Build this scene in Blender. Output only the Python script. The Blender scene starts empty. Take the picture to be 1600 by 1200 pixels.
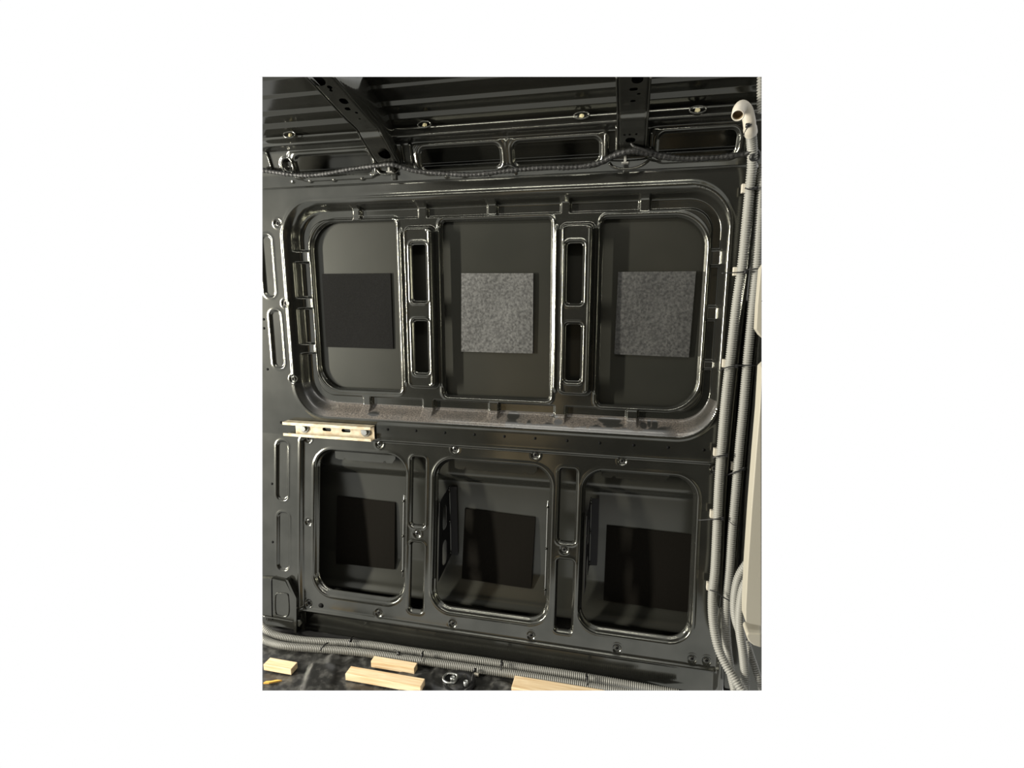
import bpy, bmesh, math, random
import numpy as np
from mathutils import Vector, Matrix
random.seed(7); rng = np.random.default_rng(7)
scene = bpy.context.scene
COL = scene.collection

# ------------------------------------------------------------------ camera, world, lights, exposure
ZO = 1.165                      # camera height above the van floor; all shapes below are written relative to the camera point
FPX = 812.0
YAW, PIT = math.radians(12.7), math.radians(10.1)
F = np.array([-math.sin(YAW)*math.cos(PIT), math.cos(YAW)*math.cos(PIT), -math.sin(PIT)])
R = np.array([math.cos(YAW), math.sin(YAW), 0.0]); U = np.cross(R, F)
cd = bpy.data.cameras.new('camera'); cam = bpy.data.objects.new('camera', cd); COL.objects.link(cam)
cd.sensor_fit = 'HORIZONTAL'; cd.sensor_width = 36.0; cd.lens = 36.0*FPX/1600.0; cd.clip_start = 0.02
cam.matrix_world = Matrix.Translation((0, 0, ZO)) @ Matrix((R, U, -F)).transposed().to_4x4()
scene.camera = cam
scene.view_settings.view_transform = 'Standard'; scene.view_settings.look = 'None'
scene.view_settings.gamma = 1.0; scene.view_settings.exposure = 0.0
scene.view_settings.use_curve_mapping = False
world = bpy.data.worlds.new('world'); scene.world = world; world.use_nodes = True
bgn = world.node_tree.nodes['Background']; bgn.inputs[0].default_value = (1, 1, 1, 1); bgn.inputs[1].default_value = 1.0

def area(name, loc, target, sx, sy, power, col):
    l = bpy.data.lights.new(name, 'AREA'); l.shape = 'RECTANGLE'; l.size = sx; l.size_y = sy; l.energy = power; l.color = col
    o = bpy.data.objects.new(name, l); COL.objects.link(o)
    o.location = Vector(loc) + Vector((0, 0, ZO))
    d = Vector(target) - Vector(loc); o.rotation_euler = d.to_track_quat('-Z', 'Y').to_euler()
    return o
area('work_lamp_light', (-3.2, -0.05, -0.05), (-0.3, 1.5, -0.05), 0.07, 1.2, 270, (1.0, 0.95, 0.84))
area('ceiling_strip_light', (-0.4, 0.90, 0.575), (-0.4, 1.3, -0.6), 1.2, 0.03, 5, (1.0, 0.96, 0.86))
area('floor_lamp_light', (-2.7, 1.22, -0.72), (0.0, 1.45, -0.6), 0.10, 0.06, 14, (1.0, 0.94, 0.82))

# ------------------------------------------------------------------ pixel helpers (photo is 1600x1200)
def ray(x, y): return F + (x-800.0)/FPX*R - (y-600.0)/FPX*U
def atY(x, y, Y): d = ray(x, y); return d*(Y/d[1])
def atZ(x, y, Z): d = ray(x, y); return d*(Z/d[2])
ZW = -0.478; TL = math.tan(math.radians(7.2)); FLOOR = -1.165
def ybase(Z): Z = np.asarray(Z, float); return np.where(Z > ZW, 1.5, 1.5 - TL*(ZW - Z))
def onwall(px, py, off=0.0):
    Y = 1.45
    for _ in range(25):
        p = atY(px, py, Y); Y = float(ybase(p[2])) + off
    return atY(px, py, Y)
# the van is built as far as the photo shows it: four end planes
def pl(a, b):
    n = np.cross(ray(*a), ray(*b)); n /= np.linalg.norm(n)
    return n if n@ray(800, 600) > 0 else -n
EL, ER, ET, EB = 410, 1190, 120, 1079
PLANES = [pl((EL, 0), (EL, 900)), pl((ER, 0), (ER, 900)), pl((0, ET), (900, ET)), pl((0, EB), (900, EB))]

# ------------------------------------------------------------------ materials
def mat(name, col, rough=0.5, metal=0.0, spec=0.5, coat=0.0, noise=None, bump=None, emis=None):
    m = bpy.data.materials.new(name); m.use_nodes = True; nt = m.node_tree; b = nt.nodes['Principled BSDF']
    b.inputs['Base Color'].default_value = (*col, 1); b.inputs['Roughness'].default_value = rough
    b.inputs['Metallic'].default_value = metal; b.inputs['Specular IOR Level'].default_value = spec
    b.inputs['Coat Weight'].default_value = coat; b.inputs['Coat Roughness'].default_value = 0.12
    tc = nt.nodes.new('ShaderNodeTexCoord')
    if noise:
        sc, col2, lo, hi, det = noise
        n = nt.nodes.new('ShaderNodeTexNoise'); n.inputs['Scale'].default_value = sc; n.inputs['Detail'].default_value = det
        r = nt.nodes.new('ShaderNodeMapRange'); r.inputs[1].default_value = lo; r.inputs[2].default_value = hi
        mx = nt.nodes.new('ShaderNodeMix'); mx.data_type = 'RGBA'
        mx.inputs[6].default_value = (*col, 1); mx.inputs[7].default_value = (*col2, 1)
        nt.links.new(tc.outputs['Object'], n.inputs['Vector']); nt.links.new(n.outputs[0], r.inputs[0])
        nt.links.new(r.outputs[0], mx.inputs[0]); nt.links.new(mx.outputs[2], b.inputs['Base Color'])
    if bump:
        sc, st, dist = bump
        n = nt.nodes.new('ShaderNodeTexNoise'); n.inputs['Scale'].default_value = sc; n.inputs['Detail'].default_value = 3
        bp = nt.nodes.new('ShaderNodeBump'); bp.inputs['Strength'].default_value = st; bp.inputs['Distance'].default_value = dist
        nt.links.new(tc.outputs['Object'], n.inputs['Vector']); nt.links.new(n.outputs[0], bp.inputs['Height'])
        nt.links.new(bp.outputs[0], b.inputs['Normal'])
    return m
M = {}
M['paint'] = mat('dark_green_grey_paint', (0.078, 0.079, 0.069), 0.15, 0.88, 0.5, 0.0, noise=(9, (0.105, 0.105, 0.092), .35, .7, 3), bump=(7, 0.10, 0.004))
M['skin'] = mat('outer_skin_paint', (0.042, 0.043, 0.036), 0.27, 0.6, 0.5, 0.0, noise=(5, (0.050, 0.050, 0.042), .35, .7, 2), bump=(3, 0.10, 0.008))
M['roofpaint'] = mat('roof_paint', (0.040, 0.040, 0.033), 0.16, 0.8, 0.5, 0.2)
M['black'] = mat('hole_shade_black', (0.004, 0.004, 0.004), 0.8, 0, 0.1)  # black stands in for the shade inside holes
M['blackplastic'] = mat('black_plastic', (0.010, 0.010, 0.010), 0.4, 0, 0.4)
M['bracket'] = mat('bracket_black', (0.005, 0.005, 0.005), 0.5, 0, 0.25, 0)
M['tape'] = mat('harness_tape', (0.010, 0.010, 0.009), 0.5, 0, 0.4, 0, bump=(220, 0.6, 0.003))
M['felt'] = mat('black_felt', (0.007, 0.007, 0.0066), 0.95, 0, 0.06, 0, noise=(300, (0.010, 0.010, 0.0095), .3, .7, 2), bump=(700, 0.4, 0.001))
M['felt2'] = mat('brown_black_felt', (0.0055, 0.0048, 0.0036), 0.9, 0, 0.06, 0, bump=(700, 0.4, 0.001))
M['butyl'] = mat('grey_mottled_pad', (0.028, 0.028, 0.026), 0.6, 0.0, 0.4, 0, noise=(150, (0.085, 0.085, 0.08), .36, .66, 14), bump=(120, 0.5, 0.002))
M['butyl2'] = mat('dark_grey_mottled_pad', (0.020, 0.020, 0.019), 0.6, 0.0, 0.4, 0, noise=(150, (0.060, 0.060, 0.056), .36, .7, 14), bump=(120, 0.5, 0.002))
M['zinc'] = mat('yellow_zinc_steel', (0.36, 0.28, 0.17), 0.5, 0.3, 0.5, 0, noise=(40, (0.50, 0.45, 0.34), .35, .6, 8))
M['clip'] = mat('brass_clip', (0.30, 0.27, 0.16), 0.4, 0.7)
M['rivet'] = mat('rivet_nut_steel', (0.05, 0.05, 0.045), 0.5, 0.3)
M['bolt'] = mat('bolt_steel', (0.45, 0.46, 0.44), 0.3, 0.9)
M['conduit'] = mat('grey_conduit_plastic', (0.23, 0.228, 0.205), 0.45, 0, 0.4)
M['pipe'] = mat('cream_pipe_plastic', (0.44, 0.41, 0.34), 0.4, 0, 0.5)
M['pipein'] = mat('pipe_inside_shade', (0.18, 0.13, 0.07), 0.7)  # darker than the pipe wall: shade in the bore put into the colour
M['trim'] = mat('beige_trim_plastic', (0.33, 0.31, 0.25), 0.55, 0, 0.4, bump=(300, 0.1, 0.001))
M['floor'] = mat('floor_dusty_paint', (0.016, 0.016, 0.015), 0.35, 0, 0.5, 0.1, noise=(38, (0.095, 0.094, 0.087), .45, .75, 12), bump=(30, 0.25, 0.003))
M['chip'] = mat('wood_chip', (0.75, 0.42, 0.08), 0.6)

def wood_mat():
    m = mat('pine_wood', (0.72, 0.55, 0.33), 0.55, 0, 0.3); nt = m.node_tree; b = nt.nodes['Principled BSDF']
    tc = nt.nodes.new('ShaderNodeTexCoord'); mp = nt.nodes.new('ShaderNodeMapping'); mp.inputs['Scale'].default_value = (4, 60, 60)
    n = nt.nodes.new('ShaderNodeTexNoise'); n.inputs['Scale'].default_value = 2.5; n.inputs['Detail'].default_value = 5; n.inputs['Distortion'].default_value = 0.6
    cr = nt.nodes.new('ShaderNodeValToRGB'); cr.color_ramp.elements[0].position = .3; cr.color_ramp.elements[0].color = (.58, .40, .21, 1)
    cr.color_ramp.elements[1].position = .65; cr.color_ramp.elements[1].color = (.78, .63, .41, 1)
    nt.links.new(tc.outputs['Object'], mp.inputs[0]); nt.links.new(mp.outputs[0], n.inputs['Vector'])
    nt.links.new(n.outputs[0], cr.inputs[0]); nt.links.new(cr.outputs[0], b.inputs['Base Color']); return m
M['wood'] = wood_mat()
def dusty_mat():
    m = mat('paint_with_dust', (0.040, 0.041, 0.035), 0.3, 0, 0.5, 0.3); nt = m.node_tree; b = nt.nodes['Principled BSDF']
    at = nt.nodes.new('ShaderNodeAttribute'); at.attribute_name = 'dust'
    tc = nt.nodes.new('ShaderNodeTexCoord'); n = nt.nodes.new('ShaderNodeTexNoise'); n.inputs['Scale'].default_value = 260; n.inputs['Detail'].default_value = 6
    mx0 = nt.nodes.new('ShaderNodeMix'); mx0.data_type = 'RGBA'; mx0.inputs[6].default_value = (.028, .024, .020, 1); mx0.inputs[7].default_value = (.115, .098, .080, 1)
    mr = nt.nodes.new('ShaderNodeMapRange'); mr.inputs[1].default_value = .35; mr.inputs[2].default_value = .7
    mx = nt.nodes.new('ShaderNodeMix'); mx.data_type = 'RGBA'; mx.inputs[6].default_value = (.018, .018, .016, 1)
    ro = nt.nodes.new('ShaderNodeMapRange'); ro.inputs[3].default_value = .3; ro.inputs[4].default_value = .95
    nt.links.new(tc.outputs['Object'], n.inputs['Vector']); nt.links.new(n.outputs[0], mr.inputs[0]); nt.links.new(mr.outputs[0], mx0.inputs[0])
    nt.links.new(mx0.outputs[2], mx.inputs[7]); nt.links.new(at.outputs['Fac'], mx.inputs[0]); nt.links.new(mx.outputs[2], b.inputs['Base Color'])
    nt.links.new(at.outputs['Fac'], ro.inputs[0]); nt.links.new(ro.outputs[0], b.inputs['Roughness'])
    return m
M['dusty'] = dusty_mat()

# ------------------------------------------------------------------ mesh helpers
def tag(o, label=None, cat=None, group=None, kind=None):
    if label: o['label'] = label
    if cat: o['category'] = cat
    if group: o['group'] = group
    if kind: o['kind'] = kind
    return o
def empty(name, loc):
    e = bpy.data.objects.new(name, None); e.empty_display_size = 0.05; COL.objects.link(e)
    e.location = (loc[0], loc[1], loc[2]+ZO); e['base'] = [float(loc[0]), float(loc[1]), float(loc[2])]; return e
def base_of(o):
    b = np.zeros(3)
    while o is not None:
        b = b + np.array(list(o['base'])) if 'base' in o else b
        o = o.parent
    return b
BASES = {}
def mk(name, V, faces, m, parent=None, smooth=True, clip=True, base=None):
    """one mesh object from camera-relative coordinates"""
    V = np.asarray(V, float)
    if clip:
        V, faces = clip_mesh(V, faces)
    if base is None:
        base = np.array([V[:, 0].mean(), V[:, 1].mean(), V[:, 2].min()])
    base = np.asarray(base, float)
    pb = BASES.get(parent, np.zeros(3)) if parent else np.zeros(3)
    me = bpy.data.meshes.new(name)
    if isinstance(faces, np.ndarray):
        nf, k = faces.shape
        me.vertices.add(len(V)); me.vertices.foreach_set('co', (V-base).astype(np.float32).ravel())
        me.loops.add(nf*k); me.loops.foreach_set('vertex_index', faces.astype(np.int32).ravel())
        me.polygons.add(nf); me.polygons.foreach_set('loop_start', np.arange(0, nf*k, k, dtype=np.int32))
        me.update(calc_edges=True)
    else:
        me.from_pydata([tuple(v) for v in (V-base)], [], [tuple(int(i) for i in f) for f in faces])
    if smooth: me.polygons.foreach_set('use_smooth', np.ones(len(me.polygons), bool))
    me.materials.append(m); me.update()
    o = bpy.data.objects.new(name, me); COL.objects.link(o)
    if parent:
        o.parent = parent; o.location = base - pb
    else: o.location = base + np.array([0, 0, ZO])
    BASES[o] = base
    return o
def root(name, loc):
    e = bpy.data.objects.new(name, None); e.empty_display_size = 0.05; COL.objects.link(e)
    e.location = (loc[0], loc[1], loc[2]+ZO); BASES[e] = np.asarray(loc, float); return e
def clip_mesh(V, faces):
    S = np.stack([V@n for n in PLANES], 1)
    if (S > -1e-6).all(): return V, faces
    bm = bmesh.new()
    vs = [bm.verts.new(v) for v in V]
    for f in faces:
        try: bm.faces.new([vs[int(i)] for i in f])
        except ValueError: pass
    for n in PLANES:
        r = bmesh.ops.bisect_plane(bm, geom=bm.verts[:]+bm.edges[:]+bm.faces[:], plane_co=(0, 0, 0), plane_no=n, clear_inner=True, dist=1e-6)
        ed = [e for e in r['geom_cut'] if isinstance(e, bmesh.types.BMEdge)]
        if ed and CAP[0]:
            try: bmesh.ops.holes_fill(bm, edges=ed, sides=0)
            except Exception: pass
    loose = [v for v in bm.verts if not v.link_faces]
    bmesh.ops.delete(bm, geom=loose, context='VERTS')
    bm.verts.index_update()
    V2 = np.array([v.co[:] for v in bm.verts]); f2 = [[v.index for v in f.verts] for f in bm.faces]
    bm.free(); return V2, f2
CAP = [True]

def sstep(a, b, x): t = np.clip((x-a)/(b-a), 0, 1); return t*t*(3-2*t)
def srb(x, z, x0, x1, z0, z1, r):
    """signed distance to a rounded rectangle; r may be (bl, br, tr, tl)"""
    cx, cz, hx, hz = (x0+x1)/2, (z0+z1)/2, (x1-x0)/2, (z1-z0)/2
    px, pz = x-cx, z-cz
    if isinstance(r, tuple): rr = np.where(px < 0, np.where(pz < 0, r[0], r[3]), np.where(pz < 0, r[1], r[2]))
    else: rr = r
    qx, qz = np.abs(px)-hx+rr, np.abs(pz)-hz+rr
    return np.hypot(np.maximum(qx, 0), np.maximum(qz, 0)) + np.minimum(np.maximum(qx, qz), 0) - rr

def sheet(us, vs, pos, hole, parts, clipframe=True, order=1):
    """pressed sheet over the grid us x vs. pos(u, v) -> xyz, hole(u, v) -> sdf (negative = cut out) or None.
       parts: list of (name, mask(u, v) or None, material, parent) ; returns the objects"""
    h = us[1]-us[0]
    Ug, Vg = np.meshgrid(us, vs)
    if hole is not None:
        s = hole(Ug, Vg); e = h*0.3
        gx = (hole(Ug+e, Vg)-hole(Ug-e, Vg))/(2*e); gz = (hole(Ug, Vg+e)-hole(Ug, Vg-e))/(2*e)
        near = np.abs(s) < 0.72*h
        Us = np.where(near, Ug-s*gx, Ug); Vs = np.where(near, Vg-s*gz, Vg)
        s = np.where(near, 0, s)
    else: Us, Vs, s = Ug, Vg, np.ones_like(Ug)
    P = pos(Us, Vs)
    ok = s >= 0
    if clipframe:
        for n in PLANES:
            d = P@n; ins = d >= 0
            if ins.all(): continue
            newP = P.copy(); on = np.zeros_like(ins)
            for dy, dx in ((0, 1), (0, -1), (1, 0), (-1, 0), (1, 1), (1, -1), (-1, 1), (-1, -1)):
                q = np.zeros_like(ins); dq = np.zeros_like(d); Pq = np.zeros_like(P)
                ys = slice(max(0, -dy), P.shape[0]-max(0, dy)); yt = slice(max(0, dy), P.shape[0]-max(0, -dy))
                xs = slice(max(0, -dx), P.shape[1]-max(0, dx)); xt = slice(max(0, dx), P.shape[1]-max(0, -dx))
                q[ys, xs] = ins[yt, xt]; dq[ys, xs] = d[yt, xt]; Pq[ys, xs] = P[yt, xt]
                m = (~ins) & q & (~on)
                if m.any():
                    t = (dq[m]/(dq[m]-d[m]))[:, None]
                    newP[m] = Pq[m] + (P[m]-Pq[m])*t; on |= m
            P = newP; ok &= (ins | on)
    q = ok[:-1, :-1] & ok[1:, :-1] & ok[:-1, 1:] & ok[1:, 1:]
    sc = (s[:-1, :-1]+s[1:, :-1]+s[:-1, 1:]+s[1:, 1:])
    q &= sc > 1e-9
    nx = len(us); idx = np.arange(P.shape[0]*nx).reshape(P.shape[0], nx)
    quads = np.stack([idx[:-1, :-1], idx[:-1, 1:], idx[1:, 1:], idx[1:, :-1]], -1)
    if order < 0: quads = quads[..., ::-1]
    uc = (Ug[:-1, :-1]+Ug[1:, 1:])/2; vc = (Vg[:-1, :-1]+Vg[1:, 1:])/2
    left = q.copy(); out = []; Pf = P.reshape(-1, 3)
    for name, mask, m, parent in parts:
        sel = left & mask(uc, vc) if mask is not None else left
        left = left & ~sel
        fq = quads[sel]
        if len(fq) == 0: continue
        used, inv = np.unique(fq, return_inverse=True)
        o = mk(name, Pf[used], inv.reshape(-1, 4), m, parent, True, clip=False)
        o.data['n'] = 0
        out.append((o, used, Us.reshape(-1)[used], Vs.reshape(-1)[used]))
    return out

def tube(path, rad, sides=14, cap=True, corr=None, up=None):
    """swept circle. rad: number or list. corr=(pitch, depth) for corrugated pipe (path gets resampled)"""
    P = np.asarray(path, float)
    rad = np.full(len(P), rad) if np.isscalar(rad) else np.asarray(rad, float)
    T = np.gradient(P, axis=0); T /= np.linalg.norm(T, axis=1)[:, None]
    n = np.cross(T[0], [0.13, 0.31, 0.94]); n /= np.linalg.norm(n); V = []
    a = np.linspace(0, 2*math.pi, sides, endpoint=False)
    for i in range(len(P)):
        n = n - T[i]*(n@T[i]); n /= np.linalg.norm(n); b = np.cross(T[i], n)
        V.append(P[i] + rad[i]*(np.cos(a)[:, None]*n + np.sin(a)[:, None]*b))
    V = np.concatenate(V); fs = []
    for i in range(len(P)-1):
        for j in range(sides):
            k = (j+1) % sides
            fs.append((i*sides+j, i*sides+k, (i+1)*sides+k, (i+1)*sides+j))
    if cap:
        fs.append(tuple(range(sides))[::-1]); fs.append(tuple(range((len(P)-1)*sides, len(P)*sides)))
    return V, fs
def spline(pts, step):
    """Catmull-Rom through pts, resampled at about `step`"""
    P = np.asarray(pts, float); P = np.vstack([2*P[0]-P[1], P, 2*P[-1]-P[-2]]); out = []
    for i in range(1, len(P)-2):
        p0, p1, p2, p3 = P[i-1:i+3]
        for t in np.linspace(0, 1, 24, endpoint=False):
            out.append(.5*((2*p1)+(-p0+p2)*t+(2*p0-5*p1+4*p2-p3)*t*t+(-p0+3*p1-3*p2+p3)*t**3))
    out.append(P[-2]); out = np.array(out)
    L = np.concatenate([[0], np.cumsum(np.linalg.norm(np.diff(out, axis=0), axis=1))])
    k = max(2, int(L[-1]/step)); s = np.linspace(0, L[-1], k+1)
    return np.stack([np.interp(s, L, out[:, c]) for c in range(3)], 1)
def conduit_mesh(pts, r, pitch=0.0060, depth=0.0036, sides=16):
    P = spline(pts, pitch/4); k = np.arange(len(P)) % 4
    return tube(P, np.where(k == 0, r-depth, np.where(k == 2, r, r-.0006)), sides)
def box(x0, x1, y0, y1, z0, z1):
    V = [(x, y, z) for x in (x0, x1) for y in (y0, y1) for z in (z0, z1)]
    return V, [(0, 1, 3, 2), (4, 6, 7, 5), (0, 4, 5, 1), (2, 3, 7, 6), (0, 2, 6, 4), (1, 5, 7, 3)]
def bevel_obj(o, w=0.0015, seg=2, angle=30):
    md = o.modifiers.new('bevel', 'BEVEL'); md.width = w; md.segments = seg; md.limit_method = 'ANGLE'; md.angle_limit = math.radians(angle)
    return o
def join(*ms):
    V, fs, n = [], [], 0
    for v, f in ms:
        V.append(np.asarray(v, float)); fs += [tuple(int(i)+n for i in q) for q in f]; n += len(v)
    return np.concatenate(V), fs
def prism(pts, d):
    """closed polygon of 3D points pushed along vector d"""
    P = np.asarray(pts, float); n = len(P); V = np.concatenate([P, P+np.asarray(d)])
    fs = [tuple(range(n))[::-1], tuple(range(n, 2*n))] + [(i, (i+1) % n, n+(i+1) % n, n+i) for i in range(n)]
    return V, fs
def lathe(prof, c, ax, sides=20):
    """prof: (radius, height along ax) list"""
    ax = np.asarray(ax, float); ax /= np.linalg.norm(ax); n = np.cross(ax, [.2, .1, .97]); n /= np.linalg.norm(n); b = np.cross(ax, n)
    a = np.linspace(0, 2*math.pi, sides, endpoint=False); V = []; fs = []
    for r, h in prof: V.append(np.asarray(c)+ax*h+r*(np.cos(a)[:, None]*n+np.sin(a)[:, None]*b))
    for i in range(len(prof)-1):
        for j in range(sides):
            k = (j+1) % sides; fs.append((i*sides+j, i*sides+k, (i+1)*sides+k, (i+1)*sides+j))
    fs.append(tuple(range((len(prof)-1)*sides, len(prof)*sides)))
    return np.concatenate(V), fs

# ================================================================== THE SIDE WALL
wall = tag(root('wall_side', (-0.4, 1.5, FLOOR)), kind='structure')
def X_(px, py, Y): return float(atY(px, py, Y)[0])
def Z_(px, py, Y): return float(atY(px, py, Y)[2])
def lowxz(px, py): p = onwall(px, py, 0.008); return float(p[0]), float(p[2])
D1 = 0.032; LY = 1.5+D1
RO = (-1.076, 0.246, -0.410, 0.274); ro = 0.108
RI = (X_(478, 470, LY), X_(1119, 480, LY), Z_(800, 643, LY), Z_(800, 321, LY)); ri = 0.085
TABT = [(550, 562), (652, 667), (761, 776), (876, 891), (999, 1016)]
TABB = [(567, 580), (660, 678), (763, 779), (866, 884), (979, 997)]
TABL = [(392, 410), (465, 482), (537, 552)]; TABR = [(390, 415), (479, 500), (564, 577)]
tabT = [(X_(a, 325, LY), X_(b, 325, LY)) for a, b in TABT]; tabB = [(X_(a, 634, LY), X_(b, 634, LY)) for a, b in TABB]
tabL = [(Z_(483, b, LY), Z_(483, a, LY)) for a, b in TABL]; tabR = [(Z_(1112, b, LY), Z_(1112, a, LY)) for a, b in TABR]
OPEN = [(X_(489, 400, LY), X_(618, 400, LY), Z_(560, 608, LY), Z_(560, 346.5, LY), (.075, .010, .010, .085)),
        (X_(691, 400, LY), X_(860, 400, LY), Z_(775, 621, LY), Z_(775, 344, LY), .010),
        (X_(941, 400, LY), X_(1101, 400, LY), Z_(1000, 635, LY), Z_(1000, 340, LY), (.012, .085, .085, .012))]
PY = 1.506
PIL = [(X_(633, 450, PY), X_(674, 450, PY), Z_(655, 603, PY), Z_(655, 357, PY)), (X_(877, 450, PY), X_(922, 450, PY), Z_(895, 614, PY), Z_(895, 352, PY))]
PSL = [[(X_(640, 430, PY), X_(667, 430, PY), Z_(655, 474, PY), Z_(655, 378, PY)), (X_(645, 540, PY), X_(672, 540, PY), Z_(655, 586, PY), Z_(655, 498, PY))],
       [(X_(883, 430, PY), X_(914, 430, PY), Z_(895, 478, PY), Z_(895, 376, PY)), (X_(879, 550, PY), X_(910, 550, PY), Z_(895, 599, PY), Z_(895, 503, PY))]]
# keep the two slots of one pillar in line
for s in PSL:
    c = sum(a[0]+a[1] for a in s)/4; w = sum(a[1]-a[0] for a in s)/4
    for i in range(2): s[i] = (c-w, c+w, s[i][2], s[i][3])
LOW = [(-1.011, -0.699, -1.008, -0.533), (-0.584, -0.221, -1.009, -0.534), (-0.111, 0.200, -1.008, -0.534)]
def lowrect(x0, x1, y0, y1):
    a = lowxz((x0+x1)/2, y0); b = lowxz((x0+x1)/2, y1); l = lowxz(x0, (y0+y1)/2); r = lowxz(x1, (y0+y1)/2)
    return (l[0], r[0], b[1], a[1])
SLOT = [lowrect(641, 664, 714, 824), lowrect(639, 662, 848, 957), lowrect(872, 901, 732, 850), lowrect(867, 896, 874, 989)]
for a, b in ((0, 1), (2, 3)):
    c0 = (SLOT[a][0]+SLOT[b][0])/2; c1 = (SLOT[a][1]+SLOT[b][1])/2
    SLOT[a] = (c0, c1)+SLOT[a][2:]; SLOT[b] = (c0, c1)+SLOT[b][2:]
DIM = [(479, 687), (591, 695), (709.5, 703), (836, 712.5), (972, 722), (1117, 734), (480, 817), (650, 836), (881, 861),
       (480, 945), (590, 960), (706, 977), (829, 996), (964, 1016), (1082, 1033), (1105, 1036)]
DIMU = [(434, 349), (446, 474), (458, 592)]
dimp = [onwall(*d)[[0, 2]] for d in DIM+DIMU]
OVAL = [(X_(418, 415, 1.5)-.018, X_(418, 415, 1.5)+.022, Z_(425, 464, 1.5), Z_(418, 367, 1.5)),
        (X_(433, 530, 1.5)-.020, X_(433, 530, 1.5)+.020, Z_(436, 575, 1.5), Z_(430, 485, 1.5))]
o1 = lowrect(435, 452, 688, 780); o2 = lowrect(436, 454, 799, 889); OVAL += [o1, o2]
oc = np.mean([(o[0]+o[1])/2 for o in OVAL]);
def pocket_mask(X, Z):
    di = srb(X, Z, *RI, ri)
    band = 1-sstep(0.022, 0.026, -di)                    # ring that runs along the foot of the slope
    t = np.zeros_like(X); e = 0.003; mx = (RI[0]+RI[1])/2; mz = (RI[2]+RI[3])/2
    top = (Z > RI[3]-.08); bot = (Z < RI[2]+.08); lef = (X < RI[0]+.08); rig = (X > RI[1]-.08)
    for lst, cond, A in ((tabT, top, X), (tabB, bot, X), (tabL, lef, Z), (tabR, rig, Z)):
        for a, b in lst:
            t = np.maximum(t, np.where(cond, sstep(a-e, a+e, A)*(1-sstep(b-e, b+e, A)), 0))
    return band*(1-t)
def hole_wall(X, Z):
    s = np.full_like(X, 1.0)
    for o in OPEN: s = np.minimum(s, srb(X, Z, *o))
    for p in PSL:
        for q in p: s = np.minimum(s, srb(X, Z, q[0]+.007, q[1]-.007, q[2]+.007, q[3]-.007, .008))
    for l in LOW: s = np.minimum(s, srb(X, Z, *l, .056))
    for q in SLOT: s = np.minimum(s, srb(X, Z, q[0]+.005, q[1]-.005, q[2]+.005, q[3]-.005, .009))
    return s
def wall_depth(X, Z):
    D = np.zeros_like(X)
    # upper recess
    do = srb(X, Z, *RO, ro); di = srb(X, Z, *RI, ri)
    ins = np.maximum(-do, 0); t = ins/(ins+np.maximum(di, 0)+1e-9); t = np.where(do >= 0, 0, t)
    ts = 0.45*t + 0.55*t*t*(3-2*t)
    D += ts*D1 + 0.013*pocket_mask(X, Z)*sstep(.35, .8, t)
    D += -0.0025*np.exp(-((do-0.004)/0.006)**2)          # rolled edge of the recess
    # openings and pillars
    inner = do < 0
    so = np.full_like(X, 1.0)
    for o in OPEN: so = np.minimum(so, srb(X, Z, *o))
    D += np.where(inner, 0.010*(1-sstep(0, .0065, so)), 0) - np.where(inner, .0025*np.exp(-((so-.011)/.004)**2), 0)
    for (x0, x1, z0, z1), sl in zip(PIL, PSL):
        sp = srb(X, Z, x0, x1, z0, z1, .010)
        D += -(LY-PY)*(1-sstep(0, .011, sp))
        D += -.0025*np.exp(-((sp+.004)/.003)**2)*(np.abs(X-(x0+x1)/2) > (x1-x0)/2-.012)
        # side flanges, a low bead each side
        for xb in (x0-.019, x1+.019):
            D += -.007*np.exp(-((X-xb)/.0035)**2)*sstep(z0-.01, z0+.01, Z)*(1-sstep(z1-.01, z1+.01, Z))
        for q in sl:
            ss = srb(X, Z, *q, .013); D += .007*(1-sstep(-.006, .0, ss)) + .004*(1-sstep(-.010, -.0065, ss))
            D += -.0018*np.exp(-((ss-.003)/.003)**2)
    # lower panel, set back from the rail
    sl = srb(X, Z, -1.070, 0.287, -1.5, ZW, .020)
    D += .009*(1-sstep(-.009, .001, sl)); D += -.0018*np.exp(-((sl-.003)/.004)**2)
    for l in LOW:
        s = srb(X, Z, *l, .056)
        D += .012*(1-sstep(.003, .012, s)) + .006*(1-sstep(0, .0025, s)); D += -.002*np.exp(-((s-.015)/.004)**2)
    for q in SLOT:
        s = srb(X, Z, *q, .013); D += .006*(1-sstep(-.004, .003, s)) + .005*(1-sstep(-.0055, -.003, s)); D += -.0015*np.exp(-((s-.005)/.0035)**2)
    for q in OVAL:
        s = srb(X, Z, *q, min(.018, (q[1]-q[0])/2-.001)); D += .006*(1-sstep(-.005, .002, s)); D += -.001*np.exp(-((s-.004)/.004)**2)
    for i, (cx, cz) in enumerate(dimp):
        r = np.hypot(X-cx, Z-cz); R0 = .0125
        D += .0035*(1-sstep(R0-.003, R0+.001, r)) - .0022*(1-sstep(.0065, .0085, r)) - .0008*np.exp(-((r-R0-.003)/.003)**2)
    # bead along the sill and the seam under the roof rail
    bx = sstep(-1.09, -1.06, X)*(1-sstep(.275, .285, X))
    D += -.009*np.exp(-((Z+1.080)/.0055)**2)*bx
    D += .014*(1-sstep(-1.10, -1.085, Z))*bx
    D += .004*np.exp(-((Z-.3185)/.0022)**2)
    # corner pillar on the right: rib, then a deep gutter behind the conduits
    D += -.006*np.exp(-((X-.292)/.005)**2)
    D += .055*sstep(.300, .318, X)
    # hand-formed unevenness
    D += .0010*np.sin(X*9+1.3)*np.sin(Z*7+.4)
    return D
def pos_wall(X, Z): return np.stack([X, ybase(Z)+wall_depth(X, Z), Z], -1)
GS = 0.0021
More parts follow.
